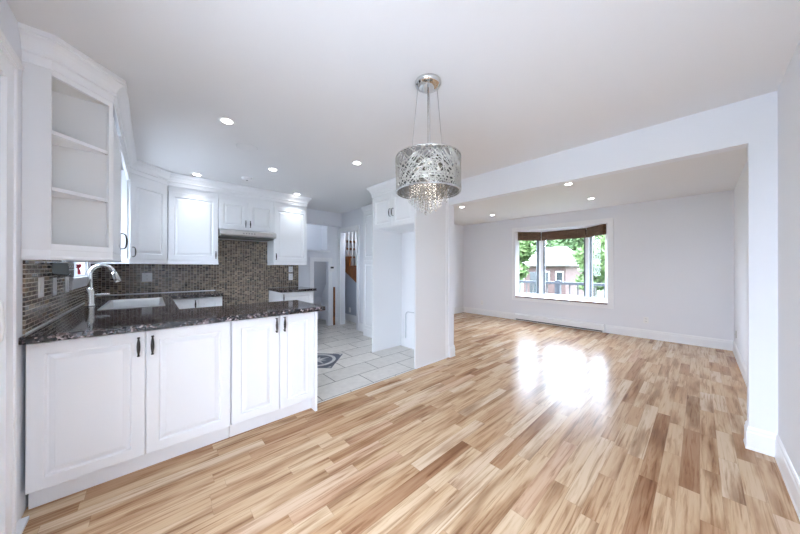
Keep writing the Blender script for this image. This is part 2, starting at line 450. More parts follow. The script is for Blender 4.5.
o = MB().box(XL-.1, XD+.06, YR-.1, TB, -.12, 0).box(XD+.06, XF+.1, YR-.1, YLL+.1, -.12, 0).build('floor', M['wood'], kind='structure')
o = MB().box(XL-.1, XD+.06, TB, YH+.9, -.12, 0).box(XD+.06, 4.4, YLL+.1, 6.6, -.12, 0).build('floor', M['floortile'], kind='structure')
MB().box(XL-.18, XF+.1, YR-.12, 6.7, CE, CE+.12).build('ceiling', M['ceiling'], kind='structure')

px_ = lambda a, b, d: (d, a, b)
py_ = lambda a, b, d: (a, d, b)
DOOR = (-.20, 2.02, 0, 2.08); SINKW = (3.40, 4.08, 1.165, 2.10)
holed('wall_left', [YR-.1, YH+.9], [-.12, CE], [DOOR, SINKW], px_, XW, XL, M['wall'])
MB().box(XW, XF+.1, YR-.12, YR, -.12, CE).build('wall_right', M['wall'], kind='structure')
MB().box(XL, 1.95, YB, YB+.1, 0, CE).build('wall_back', M['wall'], kind='structure')
# wall between dining side and living room, with the wide opening and the stair doorway
OPEN = (-.23, 2.36, 0, 2.13); HD = (4.67, 5.315, 0, 2.03)
holed('wall_divider', [YR, YH], [0, CE], [OPEN, HD], px_, XD, XD2, M['wall'])
BAYO = (1.20, 2.997, .565, 2.125)
holed('wall_far', [YR-.1, YLL+.1], [-.12, CE], [BAYO], px_, XF, XF+.1, M['wall'])
MB().box(XD2, XF, YLL, YLL+.1, 0, CE).build('wall_living', M['wall'], kind='structure')
# hall beyond the kitchen: end wall with understairs doorway and open ledge above
holed('wall_hall', [1.95, XD+.0], [0, CE], [(2.49, 2.82, 0, 1.38), (1.98, 2.80, 1.62, 2.16)], py_, YH, YH+.1, M['wall'])
MB().box(1.85, 1.95, YB+.1, YH+.1, 0, CE).build('wall_hall', M['wall'], kind='structure')
MB().box(1.951, XD-.001, YH-.11, YH-.001, 2.15, CE-.001).build('trim_bulkhead', M['wall'], kind='structure')
MB().box(1.85, 3.15, 6.25, 6.35, 0, CE).box(1.85, 1.95, YH+.1, 6.25, 0, CE).build('wall_landing', M['wall'], kind='structure')
MB().box(1.955, 2.86, YH-.03, YH-.001, 1.585, 1.62).build('trim_ledge', M['trim'], kind='structure')
m_ = MB()
m_.quadbox([(2.3, YH+.105, 1.42), (3.05, YH+.105, 1.42), (3.05, 6.2, .55), (2.3, 6.2, .55), (2.3, YH+.105, 1.52), (3.05, YH+.105, 1.52), (3.05, 6.2, .65), (2.3, 6.2, .65)])
m_.build('ceiling', M['wall'], kind='structure')
# stair hall beyond the doorway
MB().box(XD2, 4.4, 6.5, 6.6, 0, CE).box(4.3, 4.4, YLL+.1, 6.5, 0, CE).box(XD, XD2, YH+.11, 6.5, 0, CE).build('wall_stair', M['wall'], kind='structure')

# ------------------------------------------------------------------ baseboards, casings, crown
BASE = [(0, 0), (.016, 0), (.016, .012), (.013, .02), (.013, .115), (.009, .125), (.009, .14), (.004, .152), (0, .155)]
def baseboard(name, path): return MB().sweep(BASE, path).build(name, M['trim'], kind='structure')
# travel so that the room lies to the right of the path
baseboard('baseboard_right', [(XD2, -.23), (XD, -.23), (XD, YR), (XL, YR)])
baseboard('baseboard_living', [(XF-.001, YR), (XD2, YR), (XD2, -.23)])
baseboard('baseboard_far', [(XF, YLL), (XF, YR)])
baseboard('baseboard_left', [(XD2, YLL), (XF, YLL)])
baseboard('baseboard_pillar', [(XD-.0, 2.372), (XD, 2.36), (XD2, 2.36), (XD2, YLL)][1:])
baseboard('baseboard_hall', [(XD, 4.60), (XD, 4.22)])
baseboard('baseboard_hall', [(2.88, YH), (XD-.02, YH)])
baseboard('baseboard_alcove', [(2.9975, 3.253), (2.9975, 2.395)])
baseboard('baseboard_kitchen', [(XL, YR), (XL, -.30)])


def casing_x(name, x, y0, y1, ztop, sgn, wd=.085, t=.018, zb=0):
    """casing round an opening in a wall of constant x; sgn=-1 sits on the low-x face"""
    mb = MB(); a, b = (x, x+sgn*t)
    mb.box(a, b, y0-wd, y0, zb, ztop+wd); mb.box(a, b, y1, y1+wd, zb, ztop+wd); mb.box(a, b, y0, y1, ztop, ztop+wd)
    a2, b2 = (x+sgn*t, x+sgn*(t+.007))
    mb.box(a2, b2, y0-wd, y0-wd+.02, zb, ztop+wd); mb.box(a2, b2, y1+wd-.02, y1+wd, zb, ztop+wd); mb.box(a2, b2, y0-wd+.02, y1+wd-.02, ztop+wd-.02, ztop+wd)
    return mb


casing_x('x', XD, HD[0], HD[1], HD[3], -1, wd=.08).build('trim_doorway', M['trim'], kind='structure')
m_ = MB()
for a, b, z0, z1 in ((2.405, 2.49, 0, 1.465), (2.82, 2.905, 0, 1.465), (2.49, 2.82, 1.38, 1.465)): m_.box(a, b, YH-.018, YH-.0005, z0, z1)
m_.build('trim_understairs', M['trim'], kind='structure')
CROWN = [(0, 2.285), (.005, 2.288), (.005, 2.332), (.014, 2.336), (.016, 2.343), (.014, 2.350), (.018, 2.362), (.027, 2.380), (.040, 2.396), (.050, 2.404), (.050, 2.412), (.058, 2.416), (.058, CE-.001), (0, CE-.001)]
KPATH = [(XL+.001, 2.27), (-.387, 2.27), (-.18, 2.477), (-.18, 4.17), (.151, 4.50), (1.955, 4.50), (1.955, YB-.001)]
MB().sweep(CROWN, KPATH).build('trim_crown', M['cab'], kind='structure')
# ------------------------------------------------------------------ backsplashes
m_ = MB().grid([2.295, 3.31, 4.17, YB-.002], [.9165, 1.075, 1.32], lambda a, b: not (3.31 < a < 4.17 and b > 1.075), px_, XL+.0005, XL+.009)
m_.build('wall_backsplash', M['splash_left'], kind='structure')
m_ = MB().grid([XL+.01, .70, 1.445, 1.943], [.02, .9165, 1.32, 1.675], lambda a, b: (.70 < a < 1.445) or (.9165 < b < 1.32), py_, YB-.009, YB-.0005)
m_.build('wall_backsplash', M['splash_back'], kind='structure')
# white caulk joint on the worktops
MB().box(XL+.009, XL+.013, 2.295, YB-.01, .9155, .9235).box(XL+.013, .70, YB-.013, YB-.009, .9155, .9235).build('trim_caulk', M['trim'], kind='structure')

# ------------------------------------------------------------------ patio door (left of the camera)
dr = struct_root('door_1', (XL, .93, 0))
y0, y1, z0, z1 = DOOR
xm = (XW+XL)/2+.02
m_ = MB(); m_.box(XW+.01, XL-.001, y0+.001, y0+.04, .0, z1-.001).box(XW+.01, XL-.001, y1-.04, y1-.001, 0, z1-.001).box(XW+.01, XL-.001, y0+.04, y1-.04, z1-.04, z1-.001).box(XW+.01, XL-.001, y0+.04, y1-.04, .001, .035)
m_.build('frame', M['trim'], dr)
mid = .93
for a, b, dx in ((y0+.042, mid+.05, -.05), (mid-.05, y1-.042, .030)):
    x0 = xm+dx
    s_ = MB().box(x0, x0+.045, a, a+.10, .04, z1-.045).box(x0, x0+.045, b-.10, b, .04, z1-.045).box(x0, x0+.045, a+.10, b-.10, .04, .16).box(x0, x0+.045, a+.10, b-.10, z1-.145, z1-.045).build('sash', M['trim'], dr)
    MB().box(x0+.018, x0+.026, a+.10, b-.10, .16, z1-.145).build('panel' if dx > 0 else 'pane', M['trim'] if dx > 0 else M['glass'], s_)  # near leaf made solid to keep daylight off the peninsula doors
    if dx > 0:
        MB().box(x0+.045, x0+.054, b-.088, b-.050, .93, 1.14).tube([(x0+.054, b-.069, .95), (x0+.068, b-.069, .96), (x0+.072, b-.069, 1.0), (x0+.072, b-.069, 1.07), (x0+.068, b-.069, 1.11), (x0+.054, b-.069, 1.12)], .007, 8).build('handle', M['plate'], s_)
m_ = casing_x('x', XL, y0, y1, z1, 1, wd=.10, t=.016)
m_.box(XL, XL+.036, y0-.12, y1+.12, z1+.1005, z1+.12)
m_.build('casing', M['trim'], dr)
MB().box(XL, XL+.032, y0-.10, y1+.235, .0005, .016).build('threshold', M['trim'], dr)

# sink window
wn = struct_root('window_1', (XL, 3.74, SINKW[2]))
y0, y1, z0, z1 = SINKW
m_ = MB(); x0, x1 = -.60, -.55
m_.box(XW+.02, XL-.001, y0+.0005, y0+.02, z0+.001, z1-.001).box(XW+.02, XL-.001, y1-.02, y1-.0005, z0+.001, z1-.001).box(XW+.02, XL-.001, y0+.02, y1-.02, z0+.001, z0+.02).box(XW+.02, XL-.001, y0+.02, y1-.02, z1-.02, z1-.001)
m_.build('window_frame', M['trim'], wn)
for a, b in ((y0+.022, 3.738), (3.742, y1-.022)):
    s_ = MB().box(x0, x1, a, a+.045, z0+.022, z1-.022).box(x0, x1, b-.045, b, z0+.022, z1-.022).box(x0, x1, a+.045, b-.045, z0+.022, z0+.07).box(x0, x1, a+.045, b-.045, z1-.07, z1-.022).build('sash', M['trim'], wn)
    MB().box(-.578, -.572, a+.045, b-.045, z0+.07, z1-.07).build('pane', M['glass'], s_)
casing_x('x', XL, y0, y1, z1, 1, wd=.088, t=.016, zb=z0-.09).box(XL, XL+.016, y0, y1, z0-.088, z0).box(XL, XL+.03, y0-.088, y1+.088, z0-.012, z0+.004).build('window_casing', M['trim'], wn)

# ------------------------------------------------------------------ bay window in the living room
by = struct_root('window_2', (XF, 2.1, .565))
BZ0, BZ1 = .575, 2.115
A, B, C, D = (XF+.012, 2.995), (7.0, 2.595), (7.0, 1.632), (XF+.012, 1.202)
m_ = MB()
def casing_w(mb, t0, t1, a): pass
wdc = .092
m_.box(XF-.018, XF-.0005, 1.20-wdc, 1.20, .565-wdc, 2.125+wdc).box(XF-.018, XF-.0005, 2.997, 2.997+wdc, .565-wdc, 2.125+wdc).box(XF-.018, XF-.0005, 1.20, 2.997, 2.125, 2.125+wdc).box(XF-.018, XF-.0005, 1.20, 2.997, .565-wdc, .545)
m_.box(XF-.026, XF-.018, 1.20-wdc, 1.20-wdc+.02, .565-wdc, 2.125+wdc).box(XF-.026, XF-.018, 2.997+wdc-.02, 2.997+wdc, .565-wdc, 2.125+wdc).box(XF-.026, XF-.018, 1.20-wdc+.02, 2.997+wdc-.02, 2.125+wdc-.02, 2.125+wdc).box(XF-.026, XF-.018, 1.20-wdc+.02, 2.997+wdc-.02, .565-wdc, .565-wdc+.02)
m_.build('window_casing', M['trim'], by)
pol = [(XF+.11, 1.15), (7.08, 1.60), (7.08, 2.63), (XF+.11, 3.05)]
inn = [(XF-.024, 1.201), (XF+.1, 1.201), (XF+.1, 1.15)]+pol[1:3]+[(XF+.1, 3.05), (XF+.1, 2.996), (XF-.024, 2.996)]
MB().prism(inn, .5675, BZ0).build('window_sill', M['trim'], by)
MB().box(XF-.03, XF-.0245, 1.198, 2.999, .546, .576).build('sill_edge', M['brownsill'], by, label='brown wooden front edge of the sill')
MB().prism([(XF+.101, 1.15)]+pol[1:3]+[(XF+.101, 3.05)], BZ1, BZ1+.12).build('bay_head', M['trim'], by)
MB().prism([(XF+.101, 1.15)]+pol[1:3]+[(XF+.101, 3.05)], .40, .5674).build('bay_base', M['trim'], by)


def bay_sash(P, Q, gl, dark):
    """sash between plan points P->Q (viewer sees P on the left)"""
    d = Vector((Q[0]-P[0], Q[1]-P[1])); L = d.length; u = d/L; n = Vector((-u.y, u.x))
    if n.x > 0: n = -n
    zf0, zf1 = BZ0+.0005, BZ1-.0005
    m = MB(); st = .075
    m.obox(P, u, n, 0, st, -.06, .0, zf0, zf1).obox(P, u, n, L-st, L, -.06, .0, zf0, zf1).obox(P, u, n, st, L-st, -.06, 0, zf0, zf0+.06).obox(P, u, n, st, L-st, -.06, 0, zf1-.06, zf1)
    s_ = m.build('sash', M['trim'], by)
    MB().obox(P, u, n, st, L-st, -.035, -.029, zf0+.06, zf1-.06).build('pane', M['glass'], s_)
    g = MB()
    for a, b in dark: g.obox(P, u, n, a, b, -.028, .003, zf0+.055, zf1-.055)
    if dark: g.build('gasket', M['gasket'], s_, label='black gasket strip of the sash')
    return L, u, n


LL, _, _ = bay_sash(A, B, 0, [(.505, .555)])
LC, _, _ = bay_sash(B, C, 0, [(.055, .085), (.890, .915)])
LR, _, _ = bay_sash(C, D, 0, [(.062, .10)])
MB().prism([(XF+.1005, 1.12), (XF+.1005, 1.19), (6.62, 1.20), (6.55, 1.2)], BZ0, BZ1)
for P, Q, dl in ((A, B, 'left angled'), (B, C, 'wide middle'), (C, D, 'right angled')):
    d = Vector((Q[0]-P[0], Q[1]-P[1])); L = d.length; u = d/L; n = Vector((-u.y, u.x))
    if n.x > 0: n = -n
    r = thing('bamboo_blind', 'dark bamboo blind rolled up over the %s pane of the bay window' % dl, 'blind', ((P[0]+Q[0])/2+n.x*.05, (P[1]+Q[1])/2+n.y*.05, 1.93), 'bamboo blinds of the bay window')
    e = .035
    MB().obox(P, u, n, e, L-e, .006, .05, 2.075, BZ1-.001).build('headrail', M['bamboo'], r)
    m = MB()
    for k in range(5):
        zz = 2.075-k*.032; m.obox(P, u, n, e, L-e, .006, .068-.006*(k % 2), zz-.036, zz-.002)
    m.obox(P, u, n, e, L-e, .002, .012, 1.915, 2.075)
    m.build('folded_slats', M['bamboo'], r, bevel=.006)
    for a in (.18, .82): MB().tube([(P[0]+u.x*L*a+n.x*.073, P[1]+u.y*L*a+n.y*.073, z) for z in (2.09, 1.93)], .003, 6).build('cord', M['brownsill'], r)

# ------------------------------------------------------------------ base cabinets and worktops
CT0, CT1 = .878, .915
NX, NY, PXd, PYd = (-1, 0), (0, -1), (1, 0), (0, 1)


def base_cab(label, x0, x1, yf, yb, doors, group, endp=None, sides='x'):
    r = thing('base_cabinet', label, 'cabinet', ((x0+x1)/2, (yf+yb)/2, 0), group)
    MB().box(x0, x1, yf+.021, yb, .11, CT0-.002).build('body', M['cab'], r)
    MB().box(x0, x1, yf+.07, yf+.088, .0005, .11).build('toe_kick', M['cab'], r)
    for a, b, hand, hz in doors: add_door(r, (a, yf), PXd, NY, b-a, .755, .115, hand, hz)
    if endp: MB().box(endp[0], endp[1], yf-.012, yb, .0005, CT0-.002).build('end_panel', M['cab'], r)
    return r


base_cab('wide white two-door cabinet at the wall end of the peninsula', -.468, .425, 2.27, 2.84, [(-.466, -.026, 'R', .782), (-.024, .424, 'L', .782)], 'peninsula cabinets')
base_cab('narrower white two-door cabinet at the free end of the peninsula', .429, 1.056, 2.27, 2.84, [(.430, .763, 'R', .800), (.765, 1.055, 'L', .800)], 'peninsula cabinets', endp=(1.058, 1.078))
base_cab('white two-door base cabinet against the tiled back wall left of the range gap', .19, .697, 4.25, 4.828, [(.192, .437, 'R', .79), (.439, .695, None, None)], 'back wall base cabinets', endp=None)
base_cab('white single-door base cabinet right of the range gap', 1.448, 1.963, 4.25, 4.828, [(1.450, 1.962, 'L', .79)], 'back wall base cabinets')
r = thing('base_cabinet', 'white sink cabinet under the window between peninsula and back wall', 'cabinet', (-.16, 3.55, 0))
MB().box(XL+.01, .108, 2.862, 4.82, .11, .64).box(.088, .108, 2.862, 4.82, .64, CT0-.002).build('body', M['cab'], r)
MB().box(.03, .05, 2.862, 4.24, .0005, .11).build('toe_kick', M['cab'], r)
for a in (2.87, 3.33, 3.79): add_door(r, (.13, a), PYd, PXd, .45, .755, .115, 'L', .79)

SX0, SX1, SY0, SY1 = -.30, .075, 3.22, 4.04
xs = [XL+.004, SX0, SX1, .17, .70, 1.135]; ys = [2.22, 2.86, SY0, SY1, 4.21, YB-.010]
def inside(a, b):
    if b < 2.86: return True
    if SX0 < a < SX1 and SY0 < b < SY1: return False
    if a < .17: return True
    return b > 4.21 and a < .70
tag(MB().grid(xs, ys, inside, lambda a, b, d: (a, b, d), CT0, CT1).build('worktop', M['granite'], bevel=.004), 'speckled dark granite worktop running round the peninsula, sink and back wall', 'worktop')
tag(MB().box(1.430, 1.995, 4.21, YB-.010, CT0, CT1).build('worktop', M['granite'], bevel=.004), 'short dark granite worktop right of the range gap', 'worktop')

# sink
r = thing('kitchen_sink', 'stainless steel sink set in the dark worktop below the window', 'sink', ((SX0+SX1)/2, (SY0+SY1)/2, .70))
bw = [(SX0+.005, SY0+.005, SX1-.005, SY1-.005)]
def rect(x0, y0, x1, y1, z, e=0): return [(x0+e, y0+e, z), (x1-e, y0+e, z), (x1-e, y1-e, z), (x0+e, y1-e, z)]
q = (SX0, SY0, SX1, SY1)
MB().rings([rect(*q, CT1+.001, -.018), rect(*q, CT1+.005, -.016), rect(*q, CT1+.005, .006), rect(*q, .90, .012), rect(*q, .74, .02), rect(*q, .72, .04)], cap0=False, smooth=False).build('bowl', M['steel'], r)
MB().lathe((SX0+SX1)/2, (SY0+SY1)/2, [(.001, .7205), (.04, .7205), (.042, .724), (.03, .726), (.001, .7262)], 20).build('drain', M['chrome'], r)
# faucet
fx, fy = -.40, 3.62
r = thing('kitchen_faucet', 'tall gooseneck pull-down faucet behind the sink', 'faucet', (fx, fy, CT1))
MB().lathe(fx, fy, [(.036, CT1+.0005), (.036, CT1+.006), (.031, CT1+.012), (.029, CT1+.02), (.029, CT1+.13), (.022, CT1+.145), (.0175, CT1+.16)], 24).build('body', M['nickel'], r)
pts = [(fx, fy, CT1+.158), (fx, fy, 1.16)]; R_ = .073; zc = 1.195
for k in range(13):
    a = PI-PI*.93*k/12; pts.append((fx+R_+R_*math.cos(a), fy-.0, zc+R_*math.sin(a)*1.06))
MB().tube(pts, .0165, 14).build('spout', M['nickel'], r)
e = Vector(pts[-1]); dv = (e-Vector(pts[-2])).normalized()
MB().tube([e, e+dv*.02, e+dv*.06, e+dv*.095], [.0175, .020, .0225, .025], 16).build('spray_head', M['nickel'], r)
MB().tube([(fx+.02, fy, 1.005), (fx+.04, fy, 1.01), (fx+.085, fy, 1.014), (fx+.12, fy, 1.016)], [.011, .008, .006, .005], 10).build('lever', M['nickel'], r)

# ------------------------------------------------------------------ upper cabinets
UZ0, UZ1, LR0 = 1.347, 2.215, 1.294
FR = 2.30
# open corner shelf
r = thing('open_corner_shelf', 'white open angled shelf unit at the near end of the wall cabinets', 'shelf', (-.33, 2.40, LR0))
S2 = [(XL+.012, 2.283), (-.392, 2.283), (-.186, 2.488), (XL+.012, 2.488)]
MB().box(XL+.001, -.387, 2.27, 2.283, UZ0, FR).build('end_panel', M['panel'], r)
MB().box(XL+.001, -.20, 2.489, 2.497, UZ0, FR).build('back_panel', M['inside'], r)
MB().box(XL+.001, XL+.011, 2.284, 2.488, UZ0, FR).build('back_panel', M['inside'], r)
d45 = (math.sqrt(.5), math.sqrt(.5)); n45 = (math.sqrt(.5), -math.sqrt(.5)); Ld = math.hypot(.207, .207)
m_ = MB().obox((-.387, 2.27), d45, n45, Ld-.022, Ld, -.016, 0, UZ0, FR).obox((-.387, 2.27), d45, n45, 0, Ld-.022, -.016, 0, 2.255, FR).obox((-.387, 2.27), d45, n45, 0, Ld-.022, -.016, 0, UZ0, 1.378)
m_.build('face_frame', M['cab'], r)
for z in (1.660, 1.957): MB().prism(S2, z, z+.019).build('shelf', M['cab'], r)
MB().prism(S2, UZ0, 1.377).build('bottom_board', M['inside'], r)
MB().prism(S2, 2.262, 2.28).build('top_board', M['inside'], r)
for z in (1.660, 1.957): MB().tube([(-.198, 2.470, z-.004), (-.213, 2.47, z-.004)], .004, 8).build('shelf_pin', M['steel'], r)
RAIL = [(-.016, LR0), (.0, LR0), (.004, LR0+.006), (.004, LR0+.014), (0, LR0+.02), (0, UZ0-.0005), (-.016, UZ0-.0005)]
MB().sweep(RAIL, [(XL+.001, 2.27), (-.387, 2.27), (-.18, 2.477), (-.18, 2.497)]).build('light_rail', M['cab'], r)

r = thing('wall_cabinet', 'white wall cabinet between open corner shelf and sink window', 'cabinet', (-.33, 2.80, LR0), 'kitchen wall cabinets')
MB().box(XL+.001, -.201, 2.499, 3.11, UZ0, FR).build('body', M['cab'], r)
add_door(r, (-.18, 2.499), PYd, PXd, .611, UZ1-UZ0, UZ0, 'R', 1.462, 'bow', L=.12)
MB().sweep(RAIL, [(-.18, 2.499), (-.18, 3.11), (XL+.02, 3.11)]).build('light_rail', M['cab'], r)

r = thing('valance_board', 'white valance board bridging the cabinets above the sink window', 'valance', (-.19, 3.64, 2.2))
MB().box(-.20, -.181, 3.112, 4.168, 2.20, FR-.002).build('board', M['cab'], r)

r = thing('wall_cabinet', 'white diagonal corner wall cabinet above the sink corner', 'cabinet', (-.2, 4.5, LR0), 'kitchen wall cabinets')
MB().prism([(XL+.001, 4.17), (-.199, 4.17), (.149, 4.518), (.149, YB-.001), (XL+.001, YB-.001)], UZ0, FR).build('body', M['cab'], r)
Ld2 = math.hypot(.331, .33)
add_door(r, (-.18+.006, 4.17+.006), d45, n45, Ld2-.017, UZ1-UZ0, UZ0, 'L', 1.425, 'bow', L=.105)
MB().sweep(RAIL, [(XL+.02, 4.17), (-.18, 4.17), (.151, 4.5)]).build('light_rail', M['cab'], r)

def upper(label, x0, x1, z0, doors, rail=True, hz=None):
    r = thing('wall_cabinet', label, 'cabinet', ((x0+x1)/2, 4.66, z0), 'kitchen wall cabinets')
    MB().box(x0, x1, 4.521, YB-.001, z0, FR).build('body', M['cab'], r)
    for a, b, hand in doors: add_door(r, (a, 4.5), PXd, NY, b-a, UZ1-z0, z0, hand, hz, L=.10)
    if rail: MB().sweep(RAIL, rail).build('light_rail', M['cab'], r)
    return r
upper('tall white wall cabinet left of the range hood', .153, .686, UZ0, [(.154, .685, 'R')], [(.153, 4.5), (.686, 4.5), (.686, 4.82)], 1.425)
upper('short white two-door wall cabinet above the range hood', .688, 1.418, 1.80, [(.689, 1.052, 'R'), (1.053, 1.417, 'L')], None, 1.892)
upper('tall white wall cabinet right of the range hood', 1.42, 1.955, UZ0, [(1.421, 1.954, 'L')], [(1.42, 4.82), (1.42, 4.5), (1.955, 4.5), (1.955, 4.82)], 1.425)

# range hood
r = thing('range_hood', 'slim stainless steel range hood under the short wall cabinet', 'hood', (1.05, 4.62, 1.69))
prof = [(YB-.001, 1.70), (YB-.001, 1.797), (4.46, 1.797), (4.375, 1.772), (4.368, 1.765), (4.368, 1.715), (4.374, 1.706), (4.40, 1.70)]
MB().rings([[(x, y, z) for y, z in prof] for x in (.691, 1.416)], smooth=False).build('body', M['steel'], r, bevel=.003)
MB().box(.71, 1.40, 4.42, YB-.02, 1.686, 1.6995).build('filter', M['hoodunder'], r, label='dark filter on the underside')
m_ = MB()
for k in range(5): m_.box(.96+k*.035, .98+k*.035, 4.362, 4.3675, 1.736, 1.746)
m_.build('control_buttons', M['hoodunder'], r)

# ------------------------------------------------------------------ fridge surround, pantry
FX, FY0, FY1 = 2.42, 2.373, 3.275
r = thing('fridge_surround', 'tall white empty fridge surround with two doors over the alcove', 'cabinet', (2.75, 2.82, 0))
ROOT_FS = r
MB().box(FX, 3.02, FY0, FY0+.02, .0005, FR).build('side_panel', M['panel'], r, bevel=.0015)
MB().box(FX, XD-.001, FY1-.02, FY1, .0005, FR).build('side_panel', M['panel'], r, bevel=.0015)
MB().box(3.02, XD-.001, FY0-.004, FY0+.034, .0005, FR).build('filler_strip', M['trim'], r)
MB().box(FX, 3.03, FY0-.010, FY0-.0005, .0005, .018).build('shoe_moulding', M['trim'], r)
MB().box(FX+.022, XD-.001, FY0+.021, FY1-.021, 1.815, FR).build('body', M['cab'], r)
ym = (FY0+FY1)/2
add_door(r, (FX, FY1-.022), NY, NX, (FY1-FY0)/2-.022, .455, 1.818, 'R', 2.01, 'bow', L=.10)
add_door(r, (FX, ym), NY, NX, (FY1-FY0)/2-.022, .455, 1.818, 'L', 2.01, 'bow', L=.10)
MB().sweep(CROWN, [(2.84, FY1), (FX, FY1), (FX, FY0), (XD-.002, FY0)]).build('crown', M['cab'], r)
r = thing('pantry_cabinet', 'shallow tall white pantry cabinet left of the fridge alcove', 'cabinet', (2.98, 3.74, 0))
MB().box(2.921, XD-.001, 3.279, 4.20, .0005, 2.28).build('body', M['cab'], r)
add_door(r, (2.90, 4.20), NY, NX, .918, 1.245, .14, None)
add_door(r, (2.90, 4.20), NY, NX, .918, .885, 1.392, None)
MB().box(2.906, 2.9205, 3.28, 4.20, .0005, .135).build('plinth', M['trim'], r)
PCR = [(0, 2.2805), (.01, 2.29), (.014, 2.315), (.03, 2.35), (.034, 2.36), (.034, 2.38), (0, 2.38)]
MB().sweep(PCR, [(2.905, 3.35), (2.905, 4.20), (XD-.001, 4.20)][::-1]).build('crown', M['cab'], r)
MB().box(2.998, 3.012, FY0+.021, FY1-.021, .0005, 1.813).build('back_panel', M['cab'], ROOT_FS)
# water line
pts = [(2.984, 3.14, .14), (2.984, 3.14, .2), (2.984, 3.14, .50)]
for k in range(1, 7): a = k/6*PI/2; pts.append((2.984, 3.14-.06*(1-math.cos(a)), .50+.06*math.sin(a)))
pts += [(2.984, 2.9, .563), (2.984, 2.7, .563)]
r = tag(MB().tube(pts, .008, 10).build('water_line', plain('grey_tubing', (.62, .64, .66), .35)), 'thin grey water tube on the back wall of the fridge alcove', 'pipe')

# ------------------------------------------------------------------ baseboard heater
r = thing('baseboard_heater', 'long white electric baseboard heater under the bay window', 'heater', (6.49, 2.1, 0))
hp = [(XF-.0165, .01), (XF-.075, .01), (XF-.075, .018), (XF-.068, .022), (XF-.068, .038), (XF-.075, .042), (XF-.075, .135), (XF-.066, .15), (XF-.0165, .16)]
MB().rings([[(x, y, z) for x, z in hp] for y in (1.262, 2.975)], smooth=False).build('body', M['trim'], r)
MB().box(XF-.0745, XF-.060, 1.27, 2.965, .019, .041).build('air_slot', M['dark'], r, label='dark air slot along the bottom')
for a in (1.238, 2.975): MB().box(XF-.079, XF-.0165, a, a+.024, .003, .164).build('end_cap', M['trim'], r, bevel=.003)

# ------------------------------------------------------------------ outlets and switches
def outlet(label, c, n, group=None, wd=.07, ht=.115, kind='outlet', name='wall_outlet'):
    """c centre on the wall surface, n outward normal"""
    r = thing(name, label, kind, c, group); u = (-n[1], n[0])
    MB().obox(c, u, n, -wd/2, wd/2, .0004, .007, c[2]-ht/2, c[2]+ht/2).build('plate', M['plate'], r, bevel=.002)
    if kind == 'outlet':
        for s_ in (-.022, .022):
            q = MB().obox(c, u, n, -.017, .017, .007, .010, c[2]+s_-.015, c[2]+s_+.015).build('socket', M['plate'], r)
            MB().obox(c, u, n, -.009, -.005, .010, .0104, c[2]+s_-.006, c[2]+s_+.007).obox(c, u, n, .005, .009, .010, .0104, c[2]+s_-.006, c[2]+s_+.007).build('slots', M['slot'], q)
    else:
        MB().obox(c, u, n, -.017, .017, .007, .011, c[2]-.034, c[2]+.034).build('rocker', M['plate'], r, bevel=.002)
    return r


tx = XL+.009; ty = YB-.009
outlet('white switch on the mosaic wall nearest the patio door', (tx, 2.54, 1.14), PXd, 'mosaic wall switches', kind='switch', name='light_switch', wd=.085)
outlet('white switch in the middle of the three beside the sink window', (tx, 2.84, 1.13), PXd, 'mosaic wall switches', kind='switch', name='light_switch')
outlet('white switch plate right beside the sink window casing', (tx, 3.19, 1.125), PXd, 'mosaic wall switches', kind='switch', name='light_switch', wd=.11)
outlet('white outlet on the mosaic back wall behind the sink corner', (-.042, ty, 1.125), NY, wd=.10)
outlet('lower white outlet of two stacked under the right wall cabinet', (1.806, ty, 1.092), NY)
outlet('upper white outlet of two stacked under the right wall cabinet', (1.806, ty, 1.222), NY, ht=.10)
outlet('white outlet low on the far wall left of the bay window', (XF, 3.915, .32), NX)
outlet('white outlet low on the far wall right of the bay window', (XF, .646, .325), NX)
outlet('white outlet low on the wall under the stairs', (3.449, 5.53, .26), NX)
r = tag(MB().box(6.08, 6.14, YR+.0004, YR+.008, .27, .37).lathe(6.11, YR+.012, [(.006, .315), (.006, .325)], 8).build('cable_jack', plain('cream_plastic', (.66, .65, .62), .4)), 'small cable jack on the right living room wall above the baseboard', 'jack')

r = thing('thermostat', 'small white thermostat with dark display beside the understairs doorway', 'thermostat', (2.90, YH, 1.25))
MB().box(2.855, 2.955, YH-.022, YH-.0005, 1.17, 1.285).build('case', M['plate'], r, bevel=.004)
MB().box(2.868, 2.94, YH-.0235, YH-.0222, 1.235, 1.272).build('display', M['black'], r, label='dark display')
tag(MB().box(2.93, 2.965, YH-.045, YH-.0185, .0005, .83).build('wooden_post', M['oak'], bevel=.003), 'narrow brown wooden post standing against the white hall wall', 'post')

# dark box under the cabinet, red bow in the window
r = thing('under_cabinet_box', 'dark grey wedge-shaped box on the mosaic wall left of the sink window', 'box', (XL+.05, 3.0, 1.2))
MB().quadbox([(XL+.0095, 2.78, 1.215), (XL+.07, 2.84, 1.20), (XL+.07, 3.02, 1.185), (XL+.0095, 3.02, 1.185), (XL+.0095, 2.78, 1.284), (XL+.07, 2.84, 1.284), (XL+.07, 3.02, 1.284), (XL+.0095, 3.02, 1.284)]).build('case', M['darkbox'], r, bevel=.004)
MB().box(XL+.0705, XL+.073, 2.86, 3.01, 1.236, 1.241).build('trim_strip', M['steel'], r, label='bright steel strip')
bx_, by_, bz_ = XL+.035, 3.42, 1.262
r = thing('ribbon_bow', 'small red ribbon bow hanging on the sink window frame', 'bow', (bx_, by_, bz_))
m_ = MB()
for s_ in (-1, 1):
    m_.tube([(bx_, by_, bz_), (bx_+.006, by_+s_*.03, bz_+.016), (bx_+.008, by_+s_*.055, bz_+.012), (bx_+.006, by_+s_*.055, bz_-.006), (bx_+.002, by_+s_*.025, bz_-.008), (bx_, by_, bz_)], [.006, .010, .010, .010, .009, .005], 8, flat=.5)
